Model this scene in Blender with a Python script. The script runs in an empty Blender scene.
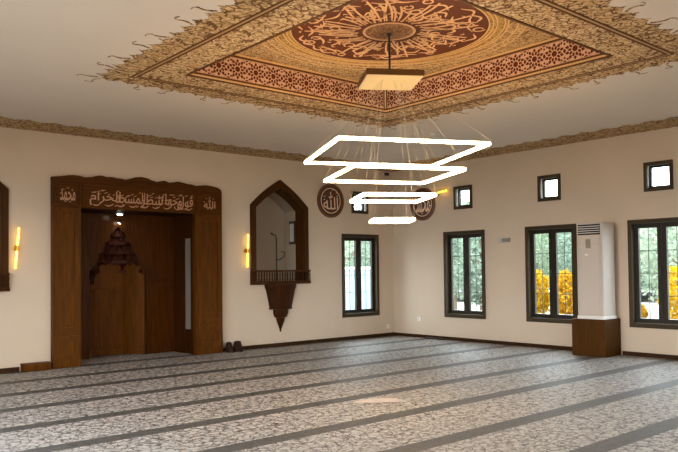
import bpy, math, random
import numpy as np
from mathutils import Vector, Matrix

# ------------------------------------------------------------------ camera
S = bpy.context.scene
COL = S.collection
YAW, PITCH, ROLL, FPX, CX, CY = 0.715292343, 0.0258278353, -0.0117566671, 710.037637, 346.707274, 252.336605
CAMLOC = Vector((-12.8557103, -12.9813508, 1.66766165))
fw = Vector((math.sin(YAW)*math.cos(PITCH), math.cos(YAW)*math.cos(PITCH), math.sin(PITCH)))
rt = Vector((math.cos(YAW), -math.sin(YAW), 0)); up = rt.cross(fw)
r2 = rt*math.cos(ROLL) + up*math.sin(ROLL); u2 = -rt*math.sin(ROLL) + up*math.cos(ROLL)
cd = bpy.data.cameras.new('camera'); cam = bpy.data.objects.new('camera', cd); COL.objects.link(cam)
M = Matrix((r2, u2, -fw)).transposed().to_4x4(); M.translation = CAMLOC
cam.matrix_world = M
cd.sensor_width = 36.0; cd.lens = FPX/678*36
cd.shift_x = (339-CX)/678; cd.shift_y = (CY-226)/678
cd.clip_start = 0.05; cd.clip_end = 300
S.camera = cam

# ------------------------------------------------------------------ world, light, exposure
W = bpy.data.worlds.new('sky'); S.world = W; W.use_nodes = True
wn = W.node_tree.nodes; wl = W.node_tree.links
bg = wn['Background']; sky = wn.new('ShaderNodeTexSky')
sky.sky_type = 'HOSEK_WILKIE'; sky.turbidity = 8.0; sky.ground_albedo = 0.5
sky.sun_direction = (-0.5, -0.55, 0.67)
mx = wn.new('ShaderNodeMix'); mx.data_type = 'RGBA'; mx.inputs[0].default_value = 0.75
wl.new(sky.outputs[0], mx.inputs[6]); mx.inputs[7].default_value = (0.84, 0.93, 1.0, 1)
wl.new(mx.outputs[2], bg.inputs[0]); bg.inputs[1].default_value = 17.0
S.view_settings.view_transform = 'Standard'; S.view_settings.look = 'None'
S.view_settings.gamma = 1.0; S.view_settings.use_curve_mapping = False
S.view_settings.exposure = 0.17
S.cycles.use_denoising = True
S.cycles.max_bounces = 8; S.cycles.diffuse_bounces = 5; S.cycles.glossy_bounces = 3
S.cycles.transparent_max_bounces = 12; S.cycles.transmission_bounces = 4
S.cycles.sample_clamp_indirect = 6.0; S.cycles.caustics_reflective = False; S.cycles.caustics_refractive = False

def daylight_fill(name, loc, rot, sx, sy, power, color):
    l = bpy.data.lights.new(name, 'AREA'); l.shape = 'RECTANGLE'; l.size = sx; l.size_y = sy
    l.energy = power; l.color = color
    o = bpy.data.objects.new(name, l); COL.objects.link(o); o.location = loc; o.rotation_euler = rot
# added fill lamps outside the two walls behind the camera, shining through their openings
daylight_fill('daylight_fill_front', (-6.8, -16.8, 2.95), (math.radians(90), 0, 0), 17.0, 1.3, 60, (0.95, 0.98, 1.0))
daylight_fill('daylight_fill_left', (-16.8, -6.8, 2.95), (math.radians(90), 0, math.radians(-90)), 17.0, 1.3, 900, (0.95, 0.98, 1.0))
RING_STRENGTH = 34.0
SCONCE_STRENGTH = 5.0

# ------------------------------------------------------------------ helpers
def lin(h):
    h = h.lstrip('#'); v = [int(h[i:i+2], 16)/255 for i in (0, 2, 4)]
    return tuple((x/12.92 if x <= .04045 else ((x+.055)/1.055)**2.4) for x in v) + (1.0,)

def wp(o):
    v = Vector((0, 0, 0))
    while o is not None: v = v + o.location; o = o.parent
    return v

class MB:
    def __init__(s): s.v = []; s.f = []
    def add(s, v, f):
        n = len(s.v); s.v += [tuple(map(float, p)) for p in v]; s.f += [tuple(i+n for i in q) for q in f]; return s
    def box(s, x0, x1, y0, y1, z0, z1):
        v = [(x, y, z) for z in (z0, z1) for y in (y0, y1) for x in (x0, x1)]
        return s.add(v, [(0,2,3,1),(4,5,7,6),(0,1,5,4),(2,6,7,3),(0,4,6,2),(1,3,7,5)])
    def tube(s, pts, r, n=8, close=False):
        pts = [Vector(p) for p in pts]; m = len(pts); rr = r if isinstance(r, (list, tuple)) else [r]*m
        v = []; N = None
        for i, p in enumerate(pts):
            if close: t = pts[(i+1) % m]-pts[i-1]
            else: t = pts[min(i+1, m-1)]-pts[max(i-1, 0)]
            t.normalize()
            if N is None:
                N = t.orthogonal().normalized()
            N = (N - t*N.dot(t)).normalized(); B = t.cross(N)
            for k in range(n):
                a = 2*math.pi*k/n; v.append(p + (N*math.cos(a)+B*math.sin(a))*rr[i])
        f = []
        for i in range(m if close else m-1):
            j = (i+1) % m
            for k in range(n): f.append((i*n+k, i*n+(k+1) % n, j*n+(k+1) % n, j*n+k))
        if not close: f += [tuple(range(n))[::-1], tuple(range((m-1)*n, m*n))]
        return s.add(v, f)
    def lathe(s, prof, c=(0,0,0), n=24, a0=0, a1=2*math.pi, U=(1,0,0), V=(0,1,0), N=(0,0,1)):
        c = Vector(c); U = Vector(U); V = Vector(V); N = Vector(N); full = abs(a1-a0-2*math.pi) < 1e-6
        m = n if full else n+1; v = []; f = []
        for r, z in prof:
            for k in range(m):
                a = a0+(a1-a0)*k/n; v.append(c+U*r*math.cos(a)+V*r*math.sin(a)+N*z)
        for i in range(len(prof)-1):
            for k in range(n): f.append((i*m+k, i*m+(k+1) % m, (i+1)*m+(k+1) % m, (i+1)*m+k))
        f += [tuple(range(m))[::-1], tuple(range((len(prof)-1)*m, len(prof)*m))]
        return s.add(v, f)
    def build(s, name, mat, parent=None, smooth=None, bevel=0):
        me = bpy.data.meshes.new(name); o0 = wp(parent) if parent else Vector((0,0,0))
        me.from_pydata([tuple(Vector(p)-o0) for p in s.v], [], s.f); me.update()
        if mat: me.materials.append(mat)
        if smooth is not None:
            me.polygons.foreach_set('use_smooth', [True]*len(me.polygons)); me.set_sharp_from_angle(angle=math.radians(smooth))
        o = bpy.data.objects.new(name, me); COL.objects.link(o)
        if parent: o.parent = parent
        if bevel:
            b = o.modifiers.new('bevel', 'BEVEL'); b.width = bevel; b.segments = 2; b.limit_method = 'ANGLE'
        return o

def curve_mesh(polys, t):
    """filled outline with holes, thickness 0..t along z"""
    c = bpy.data.curves.new('tmp', 'CURVE'); c.dimensions = '2D'; c.fill_mode = 'BOTH'; c.extrude = t/2
    for P in polys:
        sp = c.splines.new('POLY'); sp.points.add(len(P)-1); sp.use_cyclic_u = True
        for i, (x, y) in enumerate(P): sp.points[i].co = (x, y, 0, 1)
    return obj_to_vf(c, t/2)
def obj_to_vf(c, dz):
    o = bpy.data.objects.new('tmp', c); COL.objects.link(o)
    bpy.context.view_layer.update()
    e = o.evaluated_get(bpy.context.evaluated_depsgraph_get()); m = e.to_mesh()
    v = [(p.co.x, p.co.y, p.co.z+dz) for p in m.vertices]; f = [tuple(q.vertices) for q in m.polygons]
    e.to_mesh_clear(); bpy.data.objects.remove(o); bpy.data.curves.remove(c)
    return v, f
def mapped(vf, O, U, V, N):
    O = Vector(O); U = Vector(U); V = Vector(V); N = Vector(N)
    return [O+U*a+V*b+N*c for a, b, c in vf[0]], vf[1]
# frames: back wall faces -Y, right wall faces -X
def on_back(vf, y=0, O=(0,0,0)): return mapped(vf, Vector(O)+Vector((0,y,0)), (1,0,0), (0,0,1), (0,-1,0))
def on_right(vf, x=0, O=(0,0,0)): return mapped(vf, Vector(O)+Vector((x,0,0)), (0,-1,0), (0,0,1), (-1,0,0))
def on_ceil(vf, z): return mapped(vf, (0,0,z), (1,0,0), (0,1,0), (0,0,-1))
def lift(vf, w): return [(a, b, c+w) for a, b, c in vf[0]], vf[1]
def rect(x0, x1, y0, y1): return [(x0,y0),(x1,y0),(x1,y1),(x0,y1)]

# Arabic letters: presentation forms, laid out right to left
AR = {'ا':('FE8D','FE8E',None,None),'ب':('FE8F','FE90','FE91','FE92'),'ج':('FE9D','FE9E','FE9F','FEA0'),'ح':('FEA1','FEA2','FEA3','FEA4'),
 'د':('FEA9','FEAA',None,None),'ر':('FEAD','FEAE',None,None),'س':('FEB1','FEB2','FEB3','FEB4'),'ش':('FEB5','FEB6','FEB7','FEB8'),
 'ط':('FEC1','FEC2','FEC3','FEC4'),'ف':('FED1','FED2','FED3','FED4'),'ك':('FED9','FEDA','FEDB','FEDC'),'ل':('FEDD','FEDE','FEDF','FEE0'),
 'م':('FEE1','FEE2','FEE3','FEE4'),'ه':('FEE9','FEEA','FEEB','FEEC'),'و':('FEED','FEEE',None,None)}
def shape(word):
    out = []
    for i, ch in enumerate(word):
        A = AR[ch]; prev = i > 0 and AR[word[i-1]][2] is not None; nxt = i < len(word)-1 and A[2] is not None
        out.append(chr(int(A[(3 if nxt else 1) if prev else (2 if nxt else 0)], 16)))
    return ''.join(reversed(out))
def glyphs(s, w, h, t, x0=0, y0=0, shear=0):
    c = bpy.data.curves.new('tmp', 'FONT'); c.body = s; c.extrude = 0.02; c.resolution_u = 3
    v, f = obj_to_vf(c, 0.02)
    a = np.array(v); lo = a.min(0); hi = a.max(0)
    a = (a-lo)/np.maximum(hi-lo, 1e-6)
    a = a*np.array([w, h, t]) + np.array([x0, y0, 0]); a[:, 0] += shear*(a[:, 1]-y0)
    return a.tolist(), f

def ribbon(pts, wid, t=0.004):
    """pen stroke in the plane: pts 2D, wid per point"""
    P = np.array(pts, float); n = len(P); T = np.gradient(P, axis=0); T /= np.linalg.norm(T, axis=1)[:, None]+1e-9
    Q = np.stack([-T[:, 1], T[:, 0]], 1)*np.array(wid)[:, None]/2
    v = []
    for z in (0, t):
        v += [(x, y, z) for x, y in P+Q] + [(x, y, z) for x, y in P-Q]
    f = []
    for i in range(n-1):
        f += [(2*n+i, 2*n+i+1, 3*n+i+1, 3*n+i), (i, n+i, n+i+1, i+1), (i, i+1, 2*n+i+1, 2*n+i), (n+i, 3*n+i, 3*n+i+1, n+i+1)]
    return v, f

def tag(o, label=None, cat=None, group=None, kind=None):
    if label: o['label'] = label
    if cat: o['category'] = cat
    if group: o['group'] = group
    if kind: o['kind'] = kind
    return o
def empty(name, loc, label=None, cat=None, group=None, kind=None):
    o = bpy.data.objects.new(name, None); COL.objects.link(o); o.location = loc; o.empty_display_size = 0.1
    return tag(o, label, cat, group, kind)
def copy_tree(o, parent=None):
    c = o.copy(); COL.objects.link(c)
    if parent: c.parent = parent
    for ch in [k for k in o.children]: copy_tree(ch, c)
    return c

# ------------------------------------------------------------------ materials
def mat(name, base, rough=0.5, metal=0.0, spec=0.5):
    m = bpy.data.materials.new(name); m.use_nodes = True
    b = m.node_tree.nodes['Principled BSDF']
    b.inputs['Base Color'].default_value = lin(base) if isinstance(base, str) else base
    b.inputs['Roughness'].default_value = rough; b.inputs['Metallic'].default_value = metal
    b.inputs['Specular IOR Level'].default_value = spec
    return m
class NT:
    def __init__(s, m): s.n = m.node_tree.nodes; s.l = m.node_tree.links; s.b = s.n['Principled BSDF']
    def node(s, t, **kw):
        n = s.n.new(t)
        for k, v in kw.items(): setattr(n, k, v)
        return n
    def link(s, a, b): s.l.new(a, b)
    def coord(s): return s.node('ShaderNodeTexCoord').outputs['Object']
    def mapping(s, src, scale=(1,1,1), rot=(0,0,0), loc=(0,0,0)):
        n = s.node('ShaderNodeMapping'); s.link(src, n.inputs[0])
        n.inputs['Scale'].default_value = scale; n.inputs['Rotation'].default_value = rot; n.inputs['Location'].default_value = loc
        return n.outputs[0]
    def noise(s, src, scale, detail=3, rough=.5, out=0):
        n = s.node('ShaderNodeTexNoise'); s.link(src, n.inputs['Vector']); n.inputs['Scale'].default_value = scale
        n.inputs['Detail'].default_value = detail; n.inputs['Roughness'].default_value = rough; return n.outputs[out]
    def voro(s, src, scale, feature='DISTANCE_TO_EDGE', rnd=1.0):
        n = s.node('ShaderNodeTexVoronoi', feature=feature); s.link(src, n.inputs['Vector']); n.inputs['Scale'].default_value = scale
        n.inputs['Randomness'].default_value = rnd; return n.outputs['Distance']
    def math(s, op, a, b=None, c=None):
        n = s.node('ShaderNodeMath', operation=op)
        for i, x in enumerate((a, b, c)):
            if x is None: continue
            if isinstance(x, (int, float)): n.inputs[i].default_value = x
            else: s.link(x, n.inputs[i])
        return n.outputs[0]
    def ramp(s, src, stops):
        n = s.node('ShaderNodeValToRGB'); s.link(src, n.inputs[0]); e = n.color_ramp.elements
        while len(e) < len(stops): e.new(0.5)
        for k, (p, c) in zip(e, stops): k.position = p; k.color = lin(c) if isinstance(c, str) else c
        return n.outputs[0]
    def mix(s, f, a, b, blend='MIX'):
        n = s.node('ShaderNodeMix', data_type='RGBA', blend_type=blend)
        if isinstance(f, (int, float)): n.inputs[0].default_value = f
        else: s.link(f, n.inputs[0])
        for i, x in ((6, a), (7, b)):
            if isinstance(x, str): n.inputs[i].default_value = lin(x)
            else: s.link(x, n.inputs[i])
        return n.outputs[2]
    def out(s, c): s.link(c, s.b.inputs['Base Color'])
    def bump(s, h, st=.2, d=.01):
        n = s.node('ShaderNodeBump'); n.inputs['Strength'].default_value = st; n.inputs['Distance'].default_value = d
        s.link(h, n.inputs['Height']); s.link(n.outputs[0], s.b.inputs['Normal'])

def wood(name, a, b, rough=.5, axis='z', scale=1.0):
    m = mat(name, a, rough, spec=.10); t = NT(m); sc = {'z': (14, 14, 1.2), 'x': (1.2, 14, 14), 'y': (14, 1.2, 14)}[axis]
    v = t.mapping(t.coord(), tuple(k*scale for k in sc))
    n = t.noise(v, 1.6, 6, .6); w = t.noise(v, 7, 2)
    t.out(t.ramp(t.math('ADD', t.math('MULTIPLY', n, .75), t.math('MULTIPLY', w, .25)), [(.34, b), (.62, a)])); return m
def plaster(name, a, b, rough=.85):
    m = mat(name, a, rough, spec=.15); t = NT(m); c = t.coord()
    t.out(t.ramp(t.noise(c, .9, 4), [(.3, b), (.7, a)])); t.bump(t.noise(c, 60, 3), .08, .004); return m
def arabesque(name, base, light, line, scale, th=.09):
    """scrolling painted ornament: curling vines with leaf blobs over a lighter ground"""
    m = mat(name, base, .75, spec=.15); t = NT(m); c = t.coord()
    c_ = t.mapping(c, loc=(7.3, 3.1, 1.7))
    vine = t.math('LESS_THAN', t.math('ABSOLUTE', t.math('SUBTRACT', t.noise(c, scale*.85, 1, .4), .5)), .030+th*.12)
    vine2 = t.math('LESS_THAN', t.math('ABSOLUTE', t.math('SUBTRACT', t.noise(c_, scale*1.1, 1, .4), .5)), .026+th*.1)
    f1 = t.voro(c, scale*1.15, 'F1', .8); blob = t.math('LESS_THAN', f1, .20)
    hi = t.math('LESS_THAN', t.math('ABSOLUTE', t.math('SUBTRACT', f1, .42)), .09)
    bc = t.mix(t.math('MULTIPLY', hi, .8), base, light)
    dk = t.math('MAXIMUM', t.math('MAXIMUM', vine, t.math('MULTIPLY', vine2, .7)), t.math('MULTIPLY', blob, .9))
    t.out(t.mix(dk, bc, line)); return m
def emis(name, col, st):
    m = mat(name, '#000000', .5); b = m.node_tree.nodes['Principled BSDF']
    b.inputs['Base Color'].default_value = (.8, .8, .8, 1); b.inputs['Emission Color'].default_value = col; b.inputs['Emission Strength'].default_value = st
    return m

wall_m = plaster('wall_paint', '#D2C1AD', '#CDBBA6')
ceil_m = plaster('ceiling_paint', '#E0D3C7', '#DBCEC1')
lining_m = plaster('niche_lining_shaded', '#A89A88', '#A09280')  # plaster darkened: the shade inside the niches is put into its colour
passage_m = plaster('passage_shaded_grey', '#857B70', '#7B7166')  # plaster greyed to carry the shadow of the side passage
wood_m = wood('walnut', '#5E3507', '#432403')
wood_h = wood('walnut_horizontal', '#562F06', '#3E2003', axis='x')
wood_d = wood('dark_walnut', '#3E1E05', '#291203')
wood_k = wood('niche_walnut', '#4A2A0A', '#341C06')
muq_m = wood('muqarnas_walnut', '#3E1A0A', '#260D05', rough=.45)
gloss_wood = wood('varnished_walnut', '#482505', '#301602', rough=.3)
base_m = wood('baseboard_wood', '#3E2611', '#2C1A0A', axis='x')
plinth_m = wood('plinth_wood', '#4E2E0A', '#412506')
frame_m = mat('window_frame_brown', '#3F3322', .55, spec=.2)
frame_i = mat('window_sash_dark', '#2B261D', .5, spec=.2)
bar_m = mat('glazing_bar', '#3A3A36', .5)
white_m = mat('white_plastic', '#E6E3DE', .35)
grey_m = mat('grey_plastic', '#B9B7B2', .4)
dark_m = mat('dark_plastic', '#26241F', .5)
black_m = mat('black_metal', '#1A1714', .45)
gold_m = mat('brass', '#C99A3C', .3, .9)
letter_m = mat('inscription_copper', '#C08E6C', .5)
letter_c = mat('calligraphy_cream', '#E5C4A0', .55)
disc_m = mat('plaque_brown', '#4A2413', .5)
rim_m = mat('plaque_rim', '#6B3B1E', .5)

tan = arabesque('border_arabesque', '#C8A678', '#E0C6A0', '#75502E', 12, .05)
tan2 = arabesque('border_outer_arabesque', '#C29E70', '#DABC92', '#6E4C2A', 10, .05)
corn = arabesque('cornice_arabesque', '#BC9C70', '#D6BA90', '#755438', 10, .05)
spand = arabesque('spandrel_arabesque', '#B4946A', '#CBB088', '#7A5C38', 15, .06)
ringo = arabesque('medallion_border', '#A88652', '#BF9D6A', '#80602F', 18, .06)
gold_line = mat('gold_moulding', '#CDA672', .7, spec=.2)
brown_line = mat('brown_moulding', '#5C3615', .7, spec=.2)
stripe_m = mat('border_stripe', '#B08A5A', .7)
lattice_m = mat('lattice_pink', '#CBA386', .7, spec=.2)
inlay_m = mat('lattice_inlay_red', '#5C2410', .7, spec=.2)
medal_m = mat('medallion_red_brown', '#5A2C12', .7, spec=.2)
stroke_m = mat('medallion_script', '#D8AC80', .7, spec=.2)

# carpet with prayer rows
carp = mat('carpet', '#9A9086', .55, spec=.4); t = NT(carp); c = t.coord()
c2 = t.node('ShaderNodeVectorMath', operation='MULTIPLY_ADD'); nz = t.node('ShaderNodeTexNoise'); t.link(c, nz.inputs['Vector']); nz.inputs['Scale'].default_value = 9
t.link(nz.outputs[1], c2.inputs[0]); c2.inputs[1].default_value = (.12,)*3; t.link(c, c2.inputs[2])
ve = t.voro(c2.outputs[0], 10); vf1 = t.voro(c2.outputs[0], 15, 'F1')
veins = t.math('LESS_THAN', ve, .075); curls = t.math('LESS_THAN', t.math('ABSOLUTE', t.math('SUBTRACT', vf1, .34)), .05)
blot = t.math('GREATER_THAN', t.noise(c, 11, 3, .65), .54)
dk = t.math('MINIMUM', t.math('ADD', t.math('MULTIPLY', t.math('MAXIMUM', veins, curls), .7), t.math('MULTIPLY', blot, .45)), 1.0)
field = t.mix(dk, '#B0ADA9', '#504C4A')
sep = t.node('ShaderNodeSeparateXYZ'); t.link(c, sep.inputs[0])
fr = t.math('FRACT', t.math('DIVIDE', t.math('ADD', sep.outputs[1], 1.24+.125+118), 1.18))
stripe = t.math('LESS_THAN', fr, .25/1.18)
sdk = t.math('MULTIPLY', t.math('GREATER_THAN', t.noise(c, 14, 3), .5), .5)
t.out(t.mix(stripe, field, t.mix(sdk, '#545351', '#3E3D3C')))
t.bump(t.noise(c, 260, 2), .35, .006)

def glass_mat():
    m = bpy.data.materials.new('window_glass'); m.use_nodes = True; n = m.node_tree.nodes; l = m.node_tree.links
    n.clear(); o = n.new('ShaderNodeOutputMaterial'); tr = n.new('ShaderNodeBsdfTransparent'); g = n.new('ShaderNodeBsdfGlossy')
    tr.inputs[0].default_value = (.95, .97, .96, 1); g.inputs['Roughness'].default_value = .02
    x = n.new('ShaderNodeMixShader'); x.inputs[0].default_value = .05
    l.new(tr.outputs[0], x.inputs[1]); l.new(g.outputs[0], x.inputs[2]); l.new(x.outputs[0], o.inputs[0]); return m
glass = glass_mat()
led_m = emis('led_diffuser', (1.0, .70, .40, 1), RING_STRENGTH)
sconce_m = emis('sconce_tube', (1.0, .56, .02, 1), SCONCE_STRENGTH)
down_m = emis('downlight_lens', (1.0, .95, .88, 1), 30.0)

# ------------------------------------------------------------------ structure
H = 4.2
WX0, WY0 = -13.64, -13.6
RX0, RX1, RY0, RY1 = -8.45, -4.95, -8.70, -4.87
MC = (-6.72, -6.77)
MIX0, MIX1, MIZ, MID = -8.05, -5.74, 2.86, 0.82     # prayer-niche alcove

m = MB(); m.add(*mapped(curve_mesh([[(WX0,WY0),(.25,WY0),(.25,.25),(MIX1+.5,.25),(MIX1+.5,1.5),(MIX0-.3,1.5),(MIX0-.3,.25),(WX0,.25)]], .2), (0,0,-.2), (1,0,0), (0,1,0), (0,0,1)))
tag(m.build('floor', carp), kind='structure')

m = MB(); m.add(*on_ceil(curve_mesh([rect(WX0-.25,.25,WY0-.25,.25), rect(RX0,RX1,RY0,RY1)], .12), H+.12))
m.box(RX0-.1, RX1+.1, RY0-.1, RY0, H+.12, H+.42).box(RX0-.1, RX1+.1, RY1, RY1+.1, H+.12, H+.42)
m.box(RX0-.1, RX0, RY0, RY1, H+.12, H+.42).box(RX1, RX1+.1, RY0, RY1, H+.12, H+.42)
m.box(RX0-.1, RX1+.1, RY0-.1, RY1+.1, H+.4, H+.5)
tag(m.build('ceiling', ceil_m), kind='structure')

NCX = (-3.565, -10.05)           # balcony niches
def arch(cx, hw, zb, zs, za, n=10, bulge=.035):
    P = [(cx-hw, zb), (cx+hw, zb)]
    def side(sg):
        q = []
        for i in range(n+1):
            u = i/n; x = hw*(1-u); z = zs+(za-zs)*u; b = bulge*math.sin(math.pi*u)
            L = math.hypot(hw, za-zs); q.append((cx+sg*(x+b*(za-zs)/L), z+b*hw/L))
        return q
    return P + side(1) + side(-1)[::-1][1:]
WB = [(-1.74, -.53)]
big_z = (.54, 2.56); sm_z = (3.07, 3.61)
holes = [rect(MIX0, MIX1, -.001+.001, MIZ)]
for cx in NCX: holes.append(arch(cx, .66, 1.42, 3.07, 3.53))
holes.append(rect(-1.735, -.535, *big_z)); holes.append(rect(-1.41, -.87, *sm_z))
out = [(WX0,0),(MIX0-.08,0),(MIX0-.08,MIZ+.06),(MIX1+.09,MIZ+.06),(MIX1+.09,0),(.25,0),(.25,H),(WX0,H)]
m = MB(); m.add(*on_back(curve_mesh([out]+holes[1:], .25), .25))
tag(m.build('wall_back', wall_m), kind='structure')
BW = [-2.335-2.3*k for k in range(5)]
holes = []
for cy in BW: holes += [rect(-cy-.605, -cy+.605, *big_z), rect(-cy-.27, -cy+.27, *sm_z)]
m = MB(); m.add(*on_right(curve_mesh([rect(0, -WY0, 0, H)]+holes, .25), .25))
tag(m.build('wall_right', wall_m), kind='structure')
# walls behind the camera, with unglazed openings added and sized for the light they let in
m = MB(); m.add(*mapped(curve_mesh([rect(WX0, .25, 0, H)]+[rect(x-.62, x+.62, .5, 2.95) for x in (-10.1,-5.7)], .25), (0,WY0-.25,0), (1,0,0), (0,0,1), (0,1,0)))
tag(m.build('wall_front', wall_m), kind='structure')
m = MB(); m.add(*mapped(curve_mesh([rect(WY0-.25, .25, 0, H)]+[rect(y-.9, y+.9, .5, 2.95) for y in (-9.2,-6.9,-4.6)], .25), (WX0-.25,0,0), (0,1,0), (0,0,1), (1,0,0)))
tag(m.build('wall_left', wall_m), kind='structure')

# baseboards
def bb(name, *b): tag(MB().box(*b).build(name, base_m, bevel=.006), kind='structure')
bb('baseboard_back', WX0, -9.08, -.02, -.001, 0, .08)
bb('baseboard_back', -5.06, -.0, -.02, -.001, 0, .08)
bb('baseboard_right', -.02, -.001, -5.44, -.02, 0, .08)
bb('baseboard_right', -.02, -.001, WY0, -6.17, 0, .08)

# painted cornice bands on the ceiling along two walls: flat band with pointed leaf fringe
def fringe_edge(L, depth, pitch, seed=1):
    """zigzag leaf outline along 0..L, pointing to +y"""
    P = []; n = max(1, round(L/pitch)); p = L/n
    for k in range(n):
        x = k*p
        P += [(x, 0), (x+p*.10, depth*.30), (x+p*.2, depth*.26), (x+p*.28, depth*.55), (x+p*.38, depth*.5), (x+p*.5, depth), (x+p*.55, depth*.55), (x+p*.68, depth*.6), (x+p*.76, depth*.28), (x+p*.9, depth*.3)]
    P.append((L, 0)); return P
def band(L, w, depth, pitch, t):
    return curve_mesh([[(0, -w)] + fringe_edge(L, depth, pitch) + [(L, -w)]], t)
cw = .72
tr = MB(); tr.add(*mapped(band(13.64, cw, .16, .42, .006), (-13.64, -cw, H-.001), (1,0,0), (0,-1,0), (0,0,-1)))
tag(tr.build('trim_1', corn), kind='structure')
tr = MB(); tr.add(*mapped(band(13.6-cw, cw, .19, .42, .006), (-cw, -cw-.0, H-.001), (0,-1,0), (-1,0,0), (0,0,-1)))
tag(tr.build('trim_2', corn), kind='structure')

# ------------------------------------------------------------------ ceiling ornament
def ring_rect(o0, o1): 
    return [rect(RX0-o1, RX1+o1, RY0-o1, RY1+o1), rect(RX0-o0, RX1+o0, RY0-o0, RY1+o0)]
cb = empty('ceiling_border', (MC[0], MC[1], H), 'tan painted arabesque border with leafy fringe framing the ceiling recess', 'ceiling ornament')
MB().add(*on_ceil(curve_mesh(ring_rect(.035, .46), .005), H-.0005)).build('inner_band', tan, cb)
MB().add(*on_ceil(curve_mesh(ring_rect(.53, .80), .005), H-.0005)).build('outer_band', tan2, cb)
m = MB(); m.add(*on_ceil(curve_mesh(ring_rect(.0, .035), .012), H-.0005)); m.build('lip_moulding', brown_line, cb)
m = MB(); m.add(*on_ceil(curve_mesh(ring_rect(.46, .53), .006), H-.0005)); m.build('stripe', stripe_m, cb)
m = MB(); m.add(*on_ceil(curve_mesh(ring_rect(.455, .482), .009), H-.0005)); m.build('brown_line', brown_line, cb)
m = MB(); m.add(*on_ceil(curve_mesh(ring_rect(.515, .54), .009), H-.0005)); m.build('brown_line', brown_line, cb)
ex0, ex1, ey0, ey1 = RX0-.80, RX1+.80, RY0-.80, RY1+.80
def fr_side(O, U, V, L):
    m = MB(); vf = band(L, 0.0005, .13, .25, .005); m.add(*mapped(vf, O, U, V, (0,0,-1)))
    n = round(L/.5); p = L/n
    for k in range(n+1):      # curled stems
        x = k*p; s = [(x+.05*math.sin(q*2.6)*(1 if k % 2 else -1), .06+.2*q) for q in np.linspace(0, 1, 7)]
        m.add(*mapped(ribbon(s, np.linspace(.030, .008, 7), .006), O, U, V, (0,0,-1)))
        e = s[-1]; sg = (1 if k % 2 else -1)
        s2 = [(e[0]+sg*.05*(1-math.cos(a))*1.2, e[1]-.02+.05*math.sin(a)) for a in np.linspace(0, 2.4, 6)]
        m.add(*mapped(ribbon(s2, np.linspace(.014, .006, 6), .006), O, U, V, (0,0,-1)))
    return m
z = H-.0008
fr_side((ex0, ey0, z), (0,1,0), (-1,0,0), ey1-ey0).build('leaf_fringe', tan2, cb)
fr_side((ex0, ey1, z), (1,0,0), (0,1,0), ex1-ex0).build('leaf_fringe', tan2, cb)
fr_side((ex1, ey1, z), (0,-1,0), (1,0,0), ey1-ey0).build('leaf_fringe', tan2, cb)
fr_side((ex0, ey0, z), (1,0,0), (0,-1,0), ex1-ex0).build('leaf_fringe', tan2, cb)

# star lattice friezes on the far recess faces
def star_polys(L, h0, h1):
    P = []; n = round(L/.30); p = L/n; cz = (h0+h1)/2
    def clip(q): return [(min(max(x, 0), L), min(max(y, h0), h1)) for x, y in q]
    def add(q):
        q = clip(q); a = abs(sum(q[i][0]*q[(i+1) % len(q)][1]-q[(i+1) % len(q)][0]*q[i][1] for i in range(len(q))))/2
        if a > 2e-5: P.append(q)
    for k in range(n):
        cx = (k+.5)*p
        add([(cx+.038*math.cos(a), cz+.038*math.sin(a)) for a in np.arange(10)*math.pi/5])
        for j in range(10):
            a = j*math.pi/5; q = []
            for r, d in ((.046, 0), (.068, .26), (.098, .10), (.098, -.10), (.068, -.26)): q.append((cx+r*math.cos(a+d), cz+r*math.sin(a+d)))
            add(q)
            a += math.pi/10; q = []
            for r, d in ((.086, 0), (.112, .20), (.146, 0.0), (.112, -.20)): q.append((cx+r*math.cos(a+d), cz+r*math.sin(a+d)))
            add(q)
        for sy in (-1, 1):
            cy = cz+sy*.15; ex = k*p
            for xx in (ex,):
                add([(xx+.030*math.cos(a), cy+.030*math.sin(a)) for a in np.arange(8)*math.pi/4+.39])
                for j in range(8):
                    a = j*math.pi/4; add([(xx+r*math.cos(a+d), cy+r*math.sin(a+d)) for r, d in ((.042, 0), (.06, .28), (.08, 0), (.06, -.28))])
        add([(k*p+.02*math.cos(a), cz+.03*math.sin(a)) for a in np.arange(6)*math.pi/3])
    return P
def frieze(O, U, N, L, label):
    e = empty('lattice_frieze', O, label, 'ceiling ornament', 'star lattice friezes of the ceiling recess')
    f = lambda vf: mapped(vf, O, U, (0,0,1), N)
    MB().add(*f(curve_mesh([rect(0, L, .045, .345)], .006))).build('lattice_panel', lattice_m, e)
    m = MB()
    for q in star_polys(L, .055, .335):
        n = len(q); m.add(*f(([(x, y, .006) for x, y in q]+[(x, y, .009) for x, y in q], [tuple(range(n, 2*n))]+[(i, (i+1) % n, n+(i+1) % n, n+i) for i in range(n)])))
    m.build('star_inlay', inlay_m, e)
    MB().add(*f(curve_mesh([rect(0, L, 0, .018)], .02))).build('gold_edge', gold_line, e)
    MB().add(*f(curve_mesh([rect(0, L, .018, .045)], .016))).build('lower_moulding', brown_line, e)
    MB().add(*f(curve_mesh([rect(0, L, .345, .372)], .014))).build('upper_moulding', brown_line, e)
    MB().add(*f(curve_mesh([rect(0, L, .372, .3985)], .024))).build('gold_edge', gold_line, e)
    MB().add(*f(curve_mesh([rect(L-.05, L-.028, .045, .345)], .012))).build('corner_strip', brown_line, e)
    MB().add(*f(curve_mesh([rect(L-.026, L-.016, .045, .345)], .014))).build('corner_strip', gold_line, e)
    return e
frieze((RX0+.001, RY1-.001, H), (1,0,0), (0,-1,0), RX1-RX0-.002, 'red and pink star lattice frieze in the recess, parallel to the prayer-portal wall')
f2 = frieze((RX1-.001, RY0+.001, H), (0,1,0), (-1,0,0), RY1-RY0-.002, 'red and pink star lattice frieze in the recess, parallel to the air-conditioner wall')

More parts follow.
